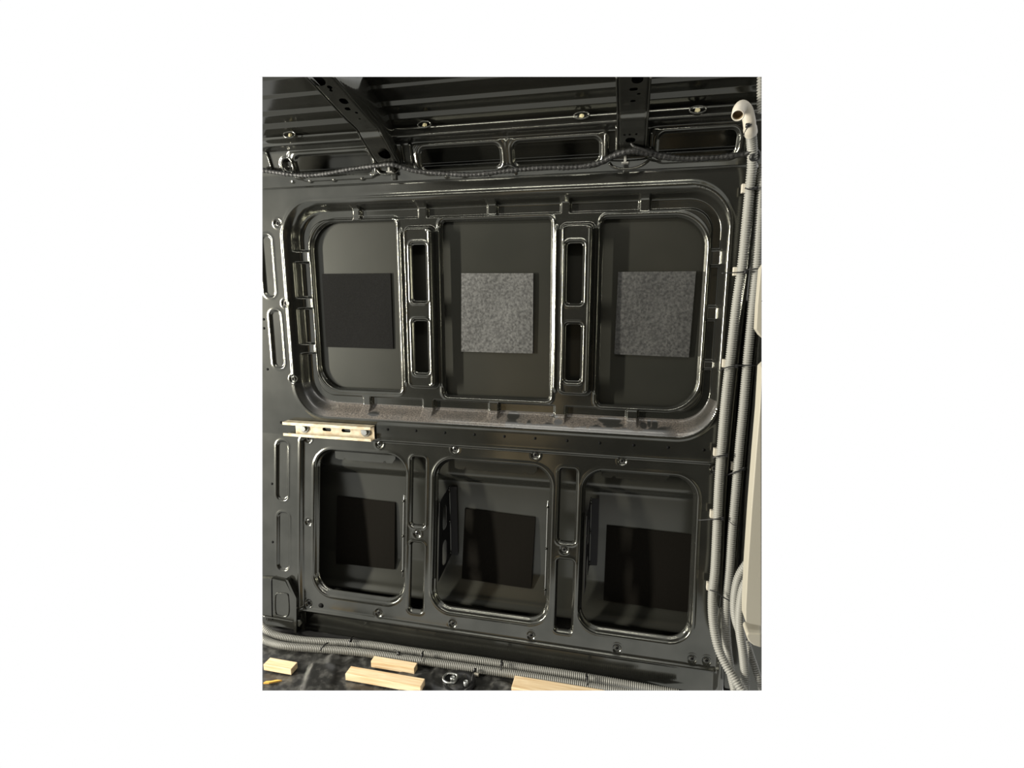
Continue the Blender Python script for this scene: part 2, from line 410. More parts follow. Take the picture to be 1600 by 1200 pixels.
def in_pil(i): return lambda X, Z: srb(X, Z, PIL[i][0]-.026, PIL[i][1]+.026, PIL[i][2]-.013, PIL[i][3]+.013, .004) < 0
def in_sill(X, Z): return (srb(X, Z, *RO, ro) < -.001) & (srb(X, Z, *RI, ri) > 0.0) & (Z < -.30)
def in_lower(X, Z): return srb(X, Z, -1.070, .287, -1.5, ZW, .02) < 0
def in_recess(X, Z): return srb(X, Z, *RO, ro) < 0
res = sheet(np.arange(-1.29, .44, GS), np.arange(-1.163, .3205, GS), pos_wall, hole_wall,
      [('pillar', in_pil(0), M['paint'], wall), ('pillar', in_pil(1), M['paint'], wall), ('recess_sill', in_sill, M['dusty'], wall),
       ('lower_panel', in_lower, M['paint'], wall), ('window_recess', in_recess, M['paint'], wall), ('side_panel', None, M['paint'], wall)])
for o, used, uu, vv in res:
    if o.name.startswith('recess_sill'):
        X, Z = uu, vv; di = srb(X, Z, *RI, ri); do = srb(X, Z, *RO, ro); a = di/(di-do+1e-9)     # 0 at foot, 1 at the outer edge
        def vn(f, s): 
            r = np.random.default_rng(s); g = r.random((64, 64)); x = (X*f) % 63; y = (Z*f*1.7+a*1.5) % 63
            xi, yi = x.astype(int), y.astype(int); fx, fy = x-xi, y-yi
            return (g[yi, xi]*(1-fx)+g[yi, xi+1]*fx)*(1-fy)+(g[yi+1, xi]*(1-fx)+g[yi+1, xi+1]*fx)*fy
        d = sstep(-1.03, -.93, X)*(1-.75*sstep(.14, .215, X))*sstep(-.05, .12, a)*(1-sstep(.90, .99, a))
        d *= np.clip(.55+.7*vn(25, 1)+.3*(vn(80, 2)-.5), 0, 1)
        edge = .62+.5*(vn(45, 3)-.5)+.25*(vn(110, 5)-.5)     # wiped band along the front
        d *= 1-np.where((X > -.36), sstep(-.04, .04, a-edge), 0)*(1-sstep(.10, .16, X))
        for (ex, ea, rx, ra, an) in ((865, .18, .012, .12, 0), (872, .50, .013, .16, 0), (952, .28, .034, .18, 0), (958, .5, .03, .12, 0), (800, .3, .02, .25, 0), (585, .62, .02, .14, 0),
                                 (1006, .45, .010, .17, 0), (1015, .30, .006, .22, 0), (1024, .36, .009, .22, 0), (1022, .62, .014, .14, 0), (1013, .72, .014, .12, 0)):
            e = ((X-X_(ex, 655, 1.515))/rx)**2 + ((a-ea)/ra)**2
            d *= sstep(.8, 1.3, e)
        at = o.data.attributes.new('dust', 'FLOAT', 'POINT'); at.data.foreach_set('value', d.astype(np.float32))

# outer skin of the van behind the openings: one pressed sheet
skin_prof = np.array([(1.62, .40), (1.556, .34), (1.556, -.42), (1.560, -.50), (1.550, -.578), (1.549, -.590), (1.556, -.602), (1.580, -.622), (1.583, -.75), (1.580, -.93), (1.564, -.985), (1.552, -1.015), (1.548, -1.03), (1.53, -1.05), (1.66, -1.10), (1.66, -1.17)])
def skin_y(Z): return np.interp(-np.asarray(Z), -skin_prof[:, 1], skin_prof[:, 0])
zs = np.arange(-1.168, .40, .004)
ys = skin_y(zs); k = np.array([1, 2, 3, 2, 1])/9; ysm = np.convolve(np.pad(ys, 2, mode='edge'), k, 'valid')
def pos_skin(X, Z): return np.stack([X, np.interp(Z, zs, ysm)+.004*np.sin(X*2.1+.5), Z], -1)
def skin_at(px, py, off=0.0):
    Y = 1.57
    for _ in range(40):
        p = atY(px, py, Y); Y = .5*Y+.5*(float(np.interp(p[2], zs, ysm))+.004*math.sin(p[0]*2.1+.5)+off)
    return atY(px, py, Y)
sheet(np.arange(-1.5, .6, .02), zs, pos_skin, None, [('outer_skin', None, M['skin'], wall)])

# hidden plates added across both cavity ends to block light leaking in
for xw in (-1.100, .296):
    zq = np.linspace(-1.16, .315, 60); V = []; fs = []
    for z in zq:
        y0 = float(ybase(z))+(.016 if z > -.1e9 else 0); V += [(xw, y0, z), (xw+.002, y0, z), (xw+.002, max(float(np.interp(z, zs, ysm)), y0+.004), z), (xw, max(float(np.interp(z, zs, ysm)), y0+.004), z)]
    for i in range(59):
        for j in range(4): k = (j+1) % 4; fs.append((4*i+j, 4*i+k, 4*i+4+k, 4*i+4+j))
    CAP[0] = False; mk('cavity_end_block', V, fs, M['skin'], wall, smooth=False); CAP[0] = True
# rivet nuts in the dimples, black discs for the shade in bolt, punched and drain holes
def wall_pt(x, z, off=0.0): return np.array([x, float(ybase(z))+float(wall_depth(np.array([[x]]), np.array([[z]]))[0, 0])+off, z])
n_low = np.array([0, -math.cos(math.radians(7.2)), math.sin(math.radians(7.2))*-1*-1])
rv = lathe([(.0062, -.001), (.0062, .0004), (.0058, .0007), (.0048, .0007), (.0046, -.0004)], (0, 0, 0), (0, -1, 0), 14)
ho = lathe([(.0046, 0), (.0046, .0005)], (0, 0, 0), (0, -1, 0), 12)
me_rv = me_ho = None
for (cx, cz) in dimp:
    p = wall_pt(cx, cz)
    if me_rv is None:
        o = mk('rivet_nut', rv[0]+p, rv[1], M['rivet'], wall, clip=False, base=p); me_rv = o.data
        h = mk('bolt_hole_disc', ho[0]+p, ho[1], M['black'], o, clip=False, base=p); me_ho = h.data
    else:
        o = bpy.data.objects.new('rivet_nut', me_rv); COL.objects.link(o); o.parent = wall; o.location = p-BASES[wall]; BASES[o] = p
        h = bpy.data.objects.new('bolt_hole_disc', me_ho); COL.objects.link(h); h.parent = o
DOTS = [(439, 660), (606, 671), (650, 673), (695, 676), (741, 679), (788, 682), (836, 685), (886, 688.5), (937, 692), (990, 695.5), (1044, 699), (1099.5, 703),
        (425, 756), (426, 847), (418, 577), (412, 499), (412.5, 513)]
for d in DOTS:
    q = onwall(*d); p = wall_pt(q[0], q[2], .0001)
    h = bpy.data.objects.new('punched_hole_disc', me_ho); COL.objects.link(h); h.parent = wall; h.location = p-BASES[wall]; h.scale = (.95, 1.6, .95)
q = onwall(499, 949); p = wall_pt(q[0], q[2], .0001)
h = bpy.data.objects.new('drain_hole_disc', me_ho); COL.objects.link(h); h.parent = wall; h.location = p-BASES[wall]; h.scale = (2.1, 2, 1.9)

# brackets that tie the lower panel to the skin
def plate_bracket(X0, za, zb, side, ovals):
    """plate running from panel to skin at X0, slanted ends, turned flange at the far end"""
    yf = lambda z: float(ybase(z))+.014
    def pos(ut, Zt):
        Yt = ut*10; y0 = yf(0)*0+np.vectorize(yf)(Zt); return np.stack([X0+.006*Yt*side+0*Zt, y0+Yt*(np.interp(Zt, zs, ysm)-.012-y0), Zt - .045*Yt*0 + .0*Zt], -1)
    us = np.linspace(0, .1, 51); vs = np.linspace(za, zb, 140)
    def hole(u, v):
        s = np.full_like(u, 1.0)
        for c in ovals: s = np.minimum(s, srb(u, v, .030, .066, c-.042, c+.042, .0175))
        # slanted top and bottom
        s = np.minimum(s, (zb-v)-.30*(.1-u)); s = np.minimum(s, (v-za)-.35*u)
        return s
    hs = sheet(us, vs, pos, hole, [('bracket', None, M['bracket'], wall)])
    b = hs[0][0]; sd = b.modifiers.new('t', 'SOLIDIFY'); sd.thickness = .0018
    zz = np.linspace(za+.038, zb-.004, 12); yy = np.interp(zz, zs, ysm)-.014
    V, f = tube(np.stack([np.full(12, X0+side*.006), yy, zz], 1), .0022, 8); mk('flange_edge', V, f, M['paint'], b)
    v2, f2 = prism([(X0+side*.006, yy[0], zz[0]), (X0+side*.030, yy[0]+.004, zz[0]), (X0+side*.030, yy[-1]+.004, zz[-1]), (X0+side*.006, yy[-1], zz[-1])], (0, .002, 0))
    mk('flange', v2, f2, M['bracket'], b, smooth=False)
    for z in np.linspace(zz[0]+.01, zz[-1]-.01, 3):
        V, f = tube([(X0+side*.006, np.interp(z, zs, ysm)-.018, z-.003), (X0+side*.006, np.interp(z, zs, ysm)-.018, z+.003)], .0032, 8); mk('weld_nub', V, f, M['paint'], b)
zb_ = lambda px, py: float(onwall(px, py, .03)[2])
plate_bracket(-.574, zb_(684, 905), zb_(684, 768), 1, (-.735, -.855))
plate_bracket(-.103, zb_(920, 925), zb_(920, 788), 1, (-.735, -.855))
def flange_strip(X0, w, za, zb):
    zz = np.linspace(za, zb, 14); y0 = ybase(zz)+.03
    V, f = prism([(X0-w, y0[0]+.02, zz[0]), (X0, y0[0], zz[0]), (X0, y0[-1], zz[-1]), (X0-w, y0[-1]+.02, zz[-1])], (.0, .002, 0))
    o = mk('bracket', V, f, M['paint'], wall, smooth=False)
    V, f = tube(np.stack([np.full(14, X0-w), y0+.019, zz], 1), .0016, 8); mk('flange_edge', V, f, M['bolt'], o)
    for z in np.linspace(za+.02, zb-.02, 3):
        yq = float(ybase(z))+.046; V, f = tube([(X0-w, yq, z-.003), (X0-w, yq, z+.003)], .003, 8); mk('weld_nub', V, f, M['paint'], o)
flange_strip(-.688, .026, zb_(622, 905), zb_(622, 776))
flange_strip(-.209, .020, zb_(848, 935), zb_(848, 785))
# turned-down flange with notches along the head of each lower opening
for (xa, xb, drop) in ((-.955, -.735, .024), (-.530, -.262, .026), (-.065, .130, .016)):
    y0 = float(ybase(-.54))+.024; zt = -.525; pts = [(xa, y0, zt)]; bot = zt-.010-drop
    n0 = xa+.03; n1 = xb-.045
    pts += [(xa, y0, bot+.004), (xa+.012, y0, bot), (n0, y0, bot), (n0+.004, y0, bot+.006), (n0+.009, y0, bot+.006), (n0+.013, y0, bot), (n1, y0, bot), (n1+.004, y0, bot+.006), (n1+.009, y0, bot+.006), (n1+.013, y0, bot),
            (xb-.012, y0, bot), (xb-.004, y0, bot+.012), (xb, y0, bot+.016), (xb, y0, zt)]
    V, f = prism(pts, (0, .0018, 0)); mk('head_flange', V, f, M['paint'], wall, smooth=False)

# stacked corner piece at the foot of the left pillar
def wp(px, py, off): return onwall(px, py, off)
cb = mk('corner_bracket', *prism([wp(404, 903, -.012), wp(424, 904, -.012), wp(446, 909, -.012), wp(460, 937, -.012), wp(460, 984, -.012), wp(404, 972, -.012)], (0, .02, 0)), M['paint'], wall, smooth=False)
bevel_obj(cb, .003, 2)
mk('bracket_flange', *prism([wp(446, 905, -.018), wp(450, 907, -.018), wp(463, 935, -.018), wp(463, 990, -.018), wp(459, 990, -.018), wp(459, 937, -.018)], (0, .016, 0)), M['paint'], cb, smooth=False)
V, f = tube(spline([wp(432, 927, -.013), wp(447, 928, -.013), wp(450, 933, -.013), wp(450, 961, -.013), wp(435, 962, -.013), wp(430, 955, -.013), wp(430, 932, -.013), wp(433, 927, -.013)], .004), .0022, 8); mk('pressed_rim', V, f, M['paint'], cb)
V, f = tube(spline([wp(406, 962, -.014), wp(440, 968, -.014), wp(461, 972, -.014)], .01), .003, 8); mk('seam_bead', V, f, M['paint'], cb)
V, f = tube(spline([wp(424, 904, -.013), wp(424.5, 940, -.013), wp(425, 968, -.013)], .01), .0018, 8); mk('seam_bead', V, f, M['bracket'], cb)
bk = mk('clip_bracket', *prism([wp(460, 968, -.014), wp(469, 969, -.014), wp(472, 974, -.014), wp(468, 980, -.014), wp(460, 978, -.014)], (0, .014, 0)), M['paint'], wall, smooth=False); bevel_obj(bk, .002)

# upright flanges of the corner pillar beside the conduits
def flange(path, w, d, name='pillar_flange', m='paint'):
    P = spline([onwall(*p) for p in path], .03); V = []; fs = []
    for p in P: V += [p+(-w/2, 0, 0), p+(w/2, 0, 0), p+(w/2, d, 0), p+(-w/2, d, 0)]
    for i in range(len(P)-1):
        for j in range(4): k = (j+1) % 4; fs.append((4*i+j, 4*i+k, 4*i+4+k, 4*i+4+j))
    fs += [(0, 1, 2, 3), tuple(4*(len(P)-1)+j for j in (3, 2, 1, 0))]
    o = mk(name, V, fs, M[m], wall, smooth=False); return bevel_obj(o, .0024, 3)
flange([(1187, 262, -.030), (1181, 320, -.030), (1172, 400, -.030), (1158, 520, -.030), (1149.5, 600, -.030), (1140.5, 690, -.030), (1134.5, 760, -.030), (1130, 850, -.030), (1126, 950, -.030)], .006, .07)
flange([(1162, 540, -.006), (1153, 600, -.006), (1147, 690, -.006), (1141, 760, -.006), (1134, 860, -.006), (1129, 960, -.006)], .005, .05)
flange([(1188, 470, -.032), (1179.5, 560, -.032), (1174.5, 600, -.032), (1165.5, 700, -.032), (1159.5, 760, -.032), (1152, 850, -.032), (1149, 900, -.032)], .006, .06)
flange([(1193, 500, -.050), (1189, 535, -.050), (1184, 600, -.050), (1175, 700, -.050), (1169, 780, -.050), (1164, 870, -.050), (1161, 920, -.050)], .010, .06)
flange([(1150, 940, 0), (1151, 1000, 0), (1155, 1075, 0)], .028, .01, 'pillar_foot')

# ================================================================== ROOF RAIL AND ROOF
ceil = tag(root('ceiling', (-0.4, 1.3, .42)), kind='structure')
HP = np.array([(1.500, .3195), (1.489, .332), (1.480, .341), (1.476, .347), (1.456, .396), (1.451, .408), (1.446, .411), (1.416, .4145), (1.411, .417), (1.413, .422), (1.425, .436), (1.424, .443)])
def resample(P, step):
    L = np.concatenate([[0], np.cumsum(np.linalg.norm(np.diff(P, axis=0), axis=1))]); s = np.arange(0, L[-1], step)
    return s, np.stack([np.interp(s, L, P[:, c]) for c in range(P.shape[1])], 1), L
hs_, hp_, hL = resample(HP, .002)
for _ in range(3): hp_[1:-1] = (hp_[:-2]+2*hp_[1:-1]+hp_[2:])/4
tn = np.gradient(hp_, axis=0); tn /= np.linalg.norm(tn, axis=1)[:, None]; nn = np.stack([tn[:, 1], -tn[:, 0]], 1)    # away from the cabin (outwards)
def s_of_px(px, py):
    # header surface point under a pixel: pick s whose projection matches the row
    d = ray(px, py); yz = hp_; X = None; best = 1e9
    Zr = d[2]/d[1]*hp_[:, 0]; i = int(np.argmin(np.abs(Zr-hp_[:, 1]))); return float(hs_[i]), float(d[0]/d[1]*hp_[i, 0])
def hrect(x0, x1, yt, yb):
    xm = (x0+x1)/2; st, _ = s_of_px(xm, yt); sb, _ = s_of_px(xm, yb)
    _, xl = s_of_px(x0, (yt+yb)/2); _, xr = s_of_px(x1, (yt+yb)/2); return (xl, xr, sb, st)
HH = [hrect(464, 580, 239, 271), hrect(658, 781, 229, 263), hrect(804, 936, 220, 259), hrect(1030, 1150, 210, 242)]
sbm = float(np.mean([h[2] for h in HH])); stm = float(np.mean([h[3] for h in HH])); HH = [(h[0], h[1], sbm, stm) for h in HH]
BUMPS = [(s_of_px(x, y), r) for x, y, r in ((458, 284, .006), (486, 283, .006), (523, 281, .006), (567, 279, .006), (698, 276, .006), (726, 275, .006), (765, 275, .005), (806, 273, .005))]
hdim = s_of_px(450, 258)
def hdisp(X, s):
    D = np.zeros_like(X)
    for h in HH:
        q = srb(X, s, *h, .016); D += .007*(1-sstep(.0, .008, q)) - .002*np.exp(-((q-.012)/.004)**2)
        D += -.004*(1-sstep(-.004, .004, srb(X, s, h[0]-.022, h[1]+.022, h[2]-.006, h[3]+.016, .012)))
    r = np.hypot(X-hdim[1], s-hdim[0]); D += .012*(1-sstep(.008, .018, r)) - .003*np.exp(-((r-.021)/.004)**2)
    for (bs, bx), rr in BUMPS: D += -.004*np.exp(-((X-bx)/rr)**2-((s-bs)/.004)**2)
    return D
def hhole(X, s):
    q = np.full_like(X, 1.0)
    for h in HH: q = np.minimum(q, srb(X, s, *h, .016))
    return q
def hpos(X, s):
    D = hdisp(X, s); y = np.interp(s, hs_, hp_[:, 0]); z = np.interp(s, hs_, hp_[:, 1])
    return np.stack([X, y+D*np.interp(s, hs_, nn[:, 0]), z+D*np.interp(s, hs_, nn[:, 1])], -1)
sheet(np.arange(-1.3, .5, .0025), hs_, hpos, hhole, [('roof_rail', None, M['paint'], ceil)])
# sheet behind the rail openings
bs, bp, _ = resample(np.array([(1.56, .30), (1.552, .36), (1.550, .372), (1.560, .376), (1.55, .42), (1.53, .46), (1.45, .475)]), .006)
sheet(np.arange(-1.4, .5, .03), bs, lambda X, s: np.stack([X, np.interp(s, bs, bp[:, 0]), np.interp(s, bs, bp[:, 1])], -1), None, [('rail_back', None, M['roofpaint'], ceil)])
# roof skin with its long beads
RP = np.array([(1.430, .444), (1.400, .4575), (1.3895, .4680), (1.357, .4765), (1.3480, .4855), (1.300, .4980), (1.2930, .5045), (1.240, .518), (1.231, .526), (1.17, .541), (1.161, .549), (1.08, .566), (.95, .585)])
def rz(Y): return np.interp(-np.asarray(Y), -RP[:, 0], RP[:, 1])
def roofprof():
    L = np.concatenate([[0], np.cumsum(np.linalg.norm(np.diff(RP, axis=0), axis=1))]); q = np.arange(0, L[-1], .0012)
    P = np.stack([np.interp(q, L, RP[:, c]) for c in (0, 1)], 1)
    P[1:-1] = (P[:-2]+2*P[1:-1]+P[2:])/4
    return P
rp = roofprof(); rs = np.concatenate([[0], np.cumsum(np.linalg.norm(np.diff(rp, axis=0), axis=1))])
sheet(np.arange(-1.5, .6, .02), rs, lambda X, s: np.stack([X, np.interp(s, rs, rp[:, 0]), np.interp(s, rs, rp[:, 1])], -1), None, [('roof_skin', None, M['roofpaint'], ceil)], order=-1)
# roof ribs: U-shaped beams with punched holes
def rib(xc, w, path, holes, k):
    P = spline([(0, y, z) for y, z in path], .003); Y, Z = P[:, 1], P[:, 2]
    s = np.concatenate([[0], np.cumsum(np.linalg.norm(np.diff(P, axis=0), axis=1))])
    us = np.arange(-w/2, w/2+.0001, w/26)
    def hole(u, v):
        q = np.full_like(u, 1.0)
        for (hx, hs, a, b, r) in holes: q = np.minimum(q, srb(u, v, hx-a, hx+a, hs-b, hs+b, r))
        return q
    def pos(u, v): return np.stack([xc+u, np.interp(v, s, Y), np.interp(v, s, Z)+.003*sstep(w/2-.006, w/2, np.abs(u))], -1)
    b = sheet(us, s[::1], pos, hole, [('roof_rib', None, M['paint'], ceil)])[0][0]
    mk('rib_hole_shade', *prism([(xc-w/2+.002, 1.41, .405+.012), (xc+w/2-.002, 1.41, .405+.012), (xc+w/2-.002, 1.12, .468+.014), (xc-w/2+.002, 1.12, .468+.014)], (0, 0, .002)), M['black'], b, smooth=False)  # added black sheet paints the shade inside the rib holes
    for sx in (-1, 1):
        V = []; fs = []
        for i in range(0, len(P), 4):
            top = max(float(rz(Y[i]))+.012, Z[i]+.004) if Y[i] < 1.425 else Z[i]+.03
            V += [(xc+sx*w/2, Y[i], Z[i]+.002), (xc+sx*(w/2+.004), Y[i]+.01*(Y[i] > 1.425), top)]
        n = len(V)//2
        for i in range(n-1): fs.append((2*i, 2*i+1, 2*i+3, 2*i+2))
        CAP[0] = False; side = mk('rib_side', V, fs, M['paint'], b, smooth=True); CAP[0] = True
        sd = side.modifiers.new('t', 'SOLIDIFY'); sd.thickness = .0016
        V, f = tube([(xc+sx*w/2, Y[i], Z[i]+.002) for i in range(0, len(P), 3)], .0024, 8); mk('rib_edge', V, f, M['paint'], b)
    return b, s, Y, Z
path_rib = [(1.462, .352), (1.42, .372), (1.385, .392), (1.362, .404), (1.345, .416), (1.325, .4215), (1.27, .432), (1.12, .468), (.95, .50)]
def rib_s(px, py, xc):
    d = ray(px, py); P = spline([(0, y, z) for y, z in path_rib], .003); s = np.concatenate([[0], np.cumsum(np.linalg.norm(np.diff(P, axis=0), axis=1))])
    i = int(np.argmin(np.abs(d[2]/d[1]*P[:, 1]-P[:, 2]))); return float(d[0]/d[1]*P[i, 1]-xc), float(s[i])
XA, XB = -.690, -.012; WA = .064; WB = .070
def hl(xc, lst): return [(*rib_s(x, y, xc), a, b, min(a, b)*.98) for x, y, a, b in lst]
rib(XA, WA, path_rib, hl(XA, [(600, 240, .017, .020), (515, 136, .006, .006), (517, 141, .004, .004), (537, 158, .010, .011), (543, 170, .007, .006), (494, 126, .020, .02), (557, 176, .004, .004), (562, 186, .003, .003)]), 0)
rib(XB, WB, path_rib, hl(XB, [(985, 219, .012, .008), (996, 124, .012, .014), (990, 139, .009, .005), (998, 147, .004, .003), (989, 158, .006, .004), (976, 211, .003, .003), (984, 210, .003, .003), (994, 210, .003, .003)]), 1)
# curved seats under the rib feet
for xs, pts, r in ((XA, [(587, 258), (590, 266), (598, 272), (610, 272), (620, 268), (624, 262)], .004), (XB, [(952, 254), (957, 260), (970, 264), (985, 264), (1000, 260), (1012, 252), (1016, 246)], .004)):
    V, f = tube(spline([atY(x, y, 1.474) for x, y in pts], .005), r, 10); mk('rib_seat', V, f, M['paint'], ceil)
for px, py in ((617, 276), (978, 265)):
    p = atY(px, py, 1.479); o = mk('seat_tab', *box(p[0]-.008, p[0]+.008, p[1]-.008, p[1]+.006, p[2]-.010, p[2]+.008), M['paint'], ceil, smooth=False); bevel_obj(o, .003)
# standing flanges either side of the ribs on the rail
for px, y0, y1, w in ((640, 225, 256, .006), (628, 228, 254, .004), (947, 206, 250, .008), (966, 145, 240, .007), (1004, 210, 228, .004), (1018, 206, 232, .006), (417, 238, 264, .005)):
    s0, x0 = s_of_px(px, y0); s1, x1 = s_of_px(px, y1); s1 = max(s1, .035)
    P = [hpos(np.array([[x0]]), np.array([[s]]))[0, 0]+(0, -.003, 0) for s in np.linspace(s1, min(s0, .115), 8)]
    V, f = tube(P, w*.75, 8); mk('rail_rib', V, f, M['paint'], ceil)
# steel clips in pressed cups along the roof edge
for px, py in ((454, 211), (664, 195), (909, 181), (1090, 172)):
    Yc = 1.412; p = atY(px, py, Yc)
    th = np.linspace(0, 2*math.pi, 25)
    P = np.stack([p[0]+.019*np.cos(th), p[1]-.004+0*th, p[2]+.008*np.sin(th)], 1)
    cup = mk('clip_cup', *tube(P, .0022, 8, cap=False), M['paint'], ceil)
    a = np.asarray(p)+(0, -.002, 0)
    V, f = join(prism([a+(-.007, 0, -.004), a+(.005, 0, -.004), a+(.006, 0, .001), a+(.002, 0, .004), a+(-.005, 0, .003)], (0, .004, .002)), prism([a+(-.002, -.003, -.007), a+(.002, -.003, -.007), a+(.002, -.003, .003), a+(-.002, -.003, .003)], (0, .006, 0)))
    mk('steel_clip', V, f, M['clip'], cup, smooth=False)

# ================================================================== FLOOR
def fpos(X, Y):
    Z = np.full_like(X, FLOOR)
    Z = Z + .006*sstep(.006, .03, np.abs(((X+1.5+.35*(Y-1.3)) % .30)-.15)-.085)*(1-sstep(1.33, 1.36, Y))
    for (cx, cy, r, h) in ((-.50, 1.335, .05, .010), (-.33, 1.31, .03, .008), (-.86, 1.33, .035, .006)):
        q = np.hypot(X-cx, Y-cy); Z = Z + h*np.exp(-((q-r)/.012)**2)
    Z = Z + .0015*np.sin(X*31)*np.sin(Y*37)
    return np.stack([X, Y, Z], -1)
fl = sheet(np.arange(-1.55, .75, .006), np.arange(.95, 1.72, .006), fpos, None, [('floor', None, M['floor'], None)])[0][0]
tag(fl, kind='structure')
o = mk('sill_strip', *prism([(-1.35, 1.420, FLOOR+.004), (-1.35, 1.420, FLOOR+.014), (.34, 1.420, FLOOR+.014), (.34, 1.420, FLOOR+.004)], (0, -.012, 0)), M['blackplastic'], fl, smooth=False)

# ================================================================== THE OTHER SIDE OF THE VAN (behind the camera)
ob = tag(root('wall_opposite', (-.4, -.34, FLOOR)), kind='structure')
V, f = box(-1.75, 1.10, -.38, -.36, FLOOR, .62); mk('side_panel', V, f, M['paint'], ob, smooth=False, clip=False)
for xc in (-1.35, -.95, -.2, .55):
    V, f = box(xc-.05, xc+.05, -.36, -.31, FLOOR, .62); mk('pillar', V, f, M['paint'], ob, smooth=False, clip=False)
for xa, xb, za, zb, m in ((-.85, -.45, -1.0, -.28, 'wood'), (.16, .24, -.3, .5, 'wood'), (.40, .45, -.2, .45, 'wood')):
    V, f = box(xa, xb, -.308, -.300, za, zb); mk('reflection_board', V, f, M[m], ob, smooth=False, clip=False)  # unseen boards added for warm reflections in the glossy panels
wr = tag(root('wall_rear', (1.08, .5, FLOOR)), kind='structure')
for a, b in ((-.36, .55), (.56, 1.45)):
    V, f = box(1.08, 1.10, a, b, FLOOR, .62); d = mk('rear_door', V, f, M['paint'], wr, smooth=False, clip=False)
    V, f = box(1.065, 1.08, a+.1, b-.1, FLOOR+.15, -.3); mk('door_panel', V, f, M['paint'], d, smooth=False, clip=False)

# separate floor and roof pieces under and over the camera, added to block world light
XL_, XR_, YE = -1.25, 1.08, .50
V, f = box(XL_, XR_, -.36, YE, FLOOR-.004, FLOOR); rf = mk('floor_shade_panel', V, f, M['floor'], fl, smooth=False, clip=False)
for k in range(6):
    xa = -1.20+k*.36; V, f = box(xa, xa+.24, .30, .335, FLOOR, FLOOR+.022); mk('batten', V, f, M['wood'], rf, smooth=False, clip=False)
    V, f = box(xa+.1, xa+.3, .05, .085, FLOOR, FLOOR+.022); mk('batten', V, f, M['wood'], rf, smooth=False, clip=False)
V, f = box(XL_, XR_, -.36, YE, .60, .604); mk('roof_shade_panel', V, f, M['roofpaint'], ceil, smooth=False, clip=False)

# ================================================================== THINGS ON THE WALL
# sound-deadening pads
def pad(corners, th, m, label, upper=True, group=None):
    P = [skin_at(x, y, -.001) for x, y in corners]
    n = 10; V = []; fs = []
    # square panel, slightly uneven outer face
    P = [np.asarray(p) for p in P]
    for side in (0, 1):
        for i in range(n+1):
            for j in range(n+1):
                u, v = j/n, i/n
                p = (P[0]*(1-u)+P[1]*u)*(1-v)+(P[3]*(1-u)+P[2]*u)*v
                p = p+(0, -th*side - (.0008*math.sin(7*u+3*v)*side), 0); V.append(p)
    N = (n+1)**2; q = lambda i, j, s: s*N+i*(n+1)+j
    for i in range(n):
        for j in range(n):
            fs.append((q(i, j, 1), q(i+1, j, 1), q(i+1, j+1, 1), q(i, j+1, 1))); fs.append((q(i, j, 0), q(i, j+1, 0), q(i+1, j+1, 0), q(i+1, j, 0)))
    for i in range(n):
        fs += [(q(i, 0, 0), q(i+1, 0, 0), q(i+1, 0, 1), q(i, 0, 1)), (q(i, n, 0), q(i, n, 1), q(i+1, n, 1), q(i+1, n, 0)),
               (q(0, i, 0), q(0, i, 1), q(0, i+1, 1), q(0, i+1, 0)), (q(n, i, 0), q(n, i+1, 0), q(n, i+1, 1), q(n, i, 1))]
    o = mk('sound_pad', V, fs, m, None, smooth=False); return tag(o, label, 'pad', group)
pad([(504, 428), (611, 427), (615, 545), (511, 542)], .004, M['felt'], 'matte black square sound pad in the upper recess above the strut channel')
pad([(722, 427), (834, 427), (833, 552), (722, 549)], .007, M['butyl'], 'light grey mottled square sound pad between the two slotted pillars')
pad([(966, 425), (1087, 424), (1076, 558), (960, 553)], .007, M['butyl2'], 'dark grey mottled square sound pad in the upper recess beside the upright conduits')
pad([(528, 775), (618, 785), (617, 889), (526, 879)], .004, M['felt2'], 'brown-black square sound pad inside the lower opening under the strut channel')
pad([(727, 794), (837, 808), (830, 919), (722, 903)], .004, M['felt2'], 'black square sound pad inside the middle lower opening')
pad([(948, 821), (1092, 836), (1085, 957), (943, 937)], .004, M['felt2'], 'black square sound pad inside the lower opening beside the upright conduits')

# strut channel on the rail
zc = .5*(Z_(512, 658, 1.5)+Z_(512, 682, 1.5)); x0 = X_(444, 662, 1.475); x1 = X_(581, 671, 1.475)
st = tag(root('strut_channel', ((x0+x1)/2, 1.5, zc-.024)), 'yellowish zinc steel strut channel bolted to the waist rail', 'channel')
hw, dp, tk, lip = .0235, .030, .0025, .009
yb = 1.496
mk('top_flange', *box(x0, x1, yb-dp, yb, zc+hw-tk, zc+hw), M['zinc'], st, smooth=False); mk('bottom_flange', *box(x0, x1, yb-dp, yb, zc-hw, zc-hw+tk), M['zinc'], st, smooth=False)
mk('lip', *box(x0, x1, yb-dp, yb-dp+tk, zc+hw-lip, zc+hw-tk), M['zinc'], st, smooth=False); mk('lip', *box(x0, x1, yb-dp, yb-dp+tk, zc-hw+tk, zc-hw+lip), M['zinc'], st, smooth=False)
SLX = [x0+(x1-x0)*t for t in (.20, .46, .68, .90)]
def bh(u, v):
    q = np.full_like(u, 1.)
    for sx in SLX[1:3]: q = np.minimum(q, srb(u, v, sx-.016, sx+.016, zc-.0055, zc+.0055, .005))
    return q
bw = sheet(np.arange(x0+.03, x1, .0016), np.arange(zc-hw+tk, zc+hw-tk+.001, .0016), lambda u, v: np.stack([u, np.full_like(u, yb-.004), v], -1), bh, [('back_web', None, M['zinc'], st)])[0][0]
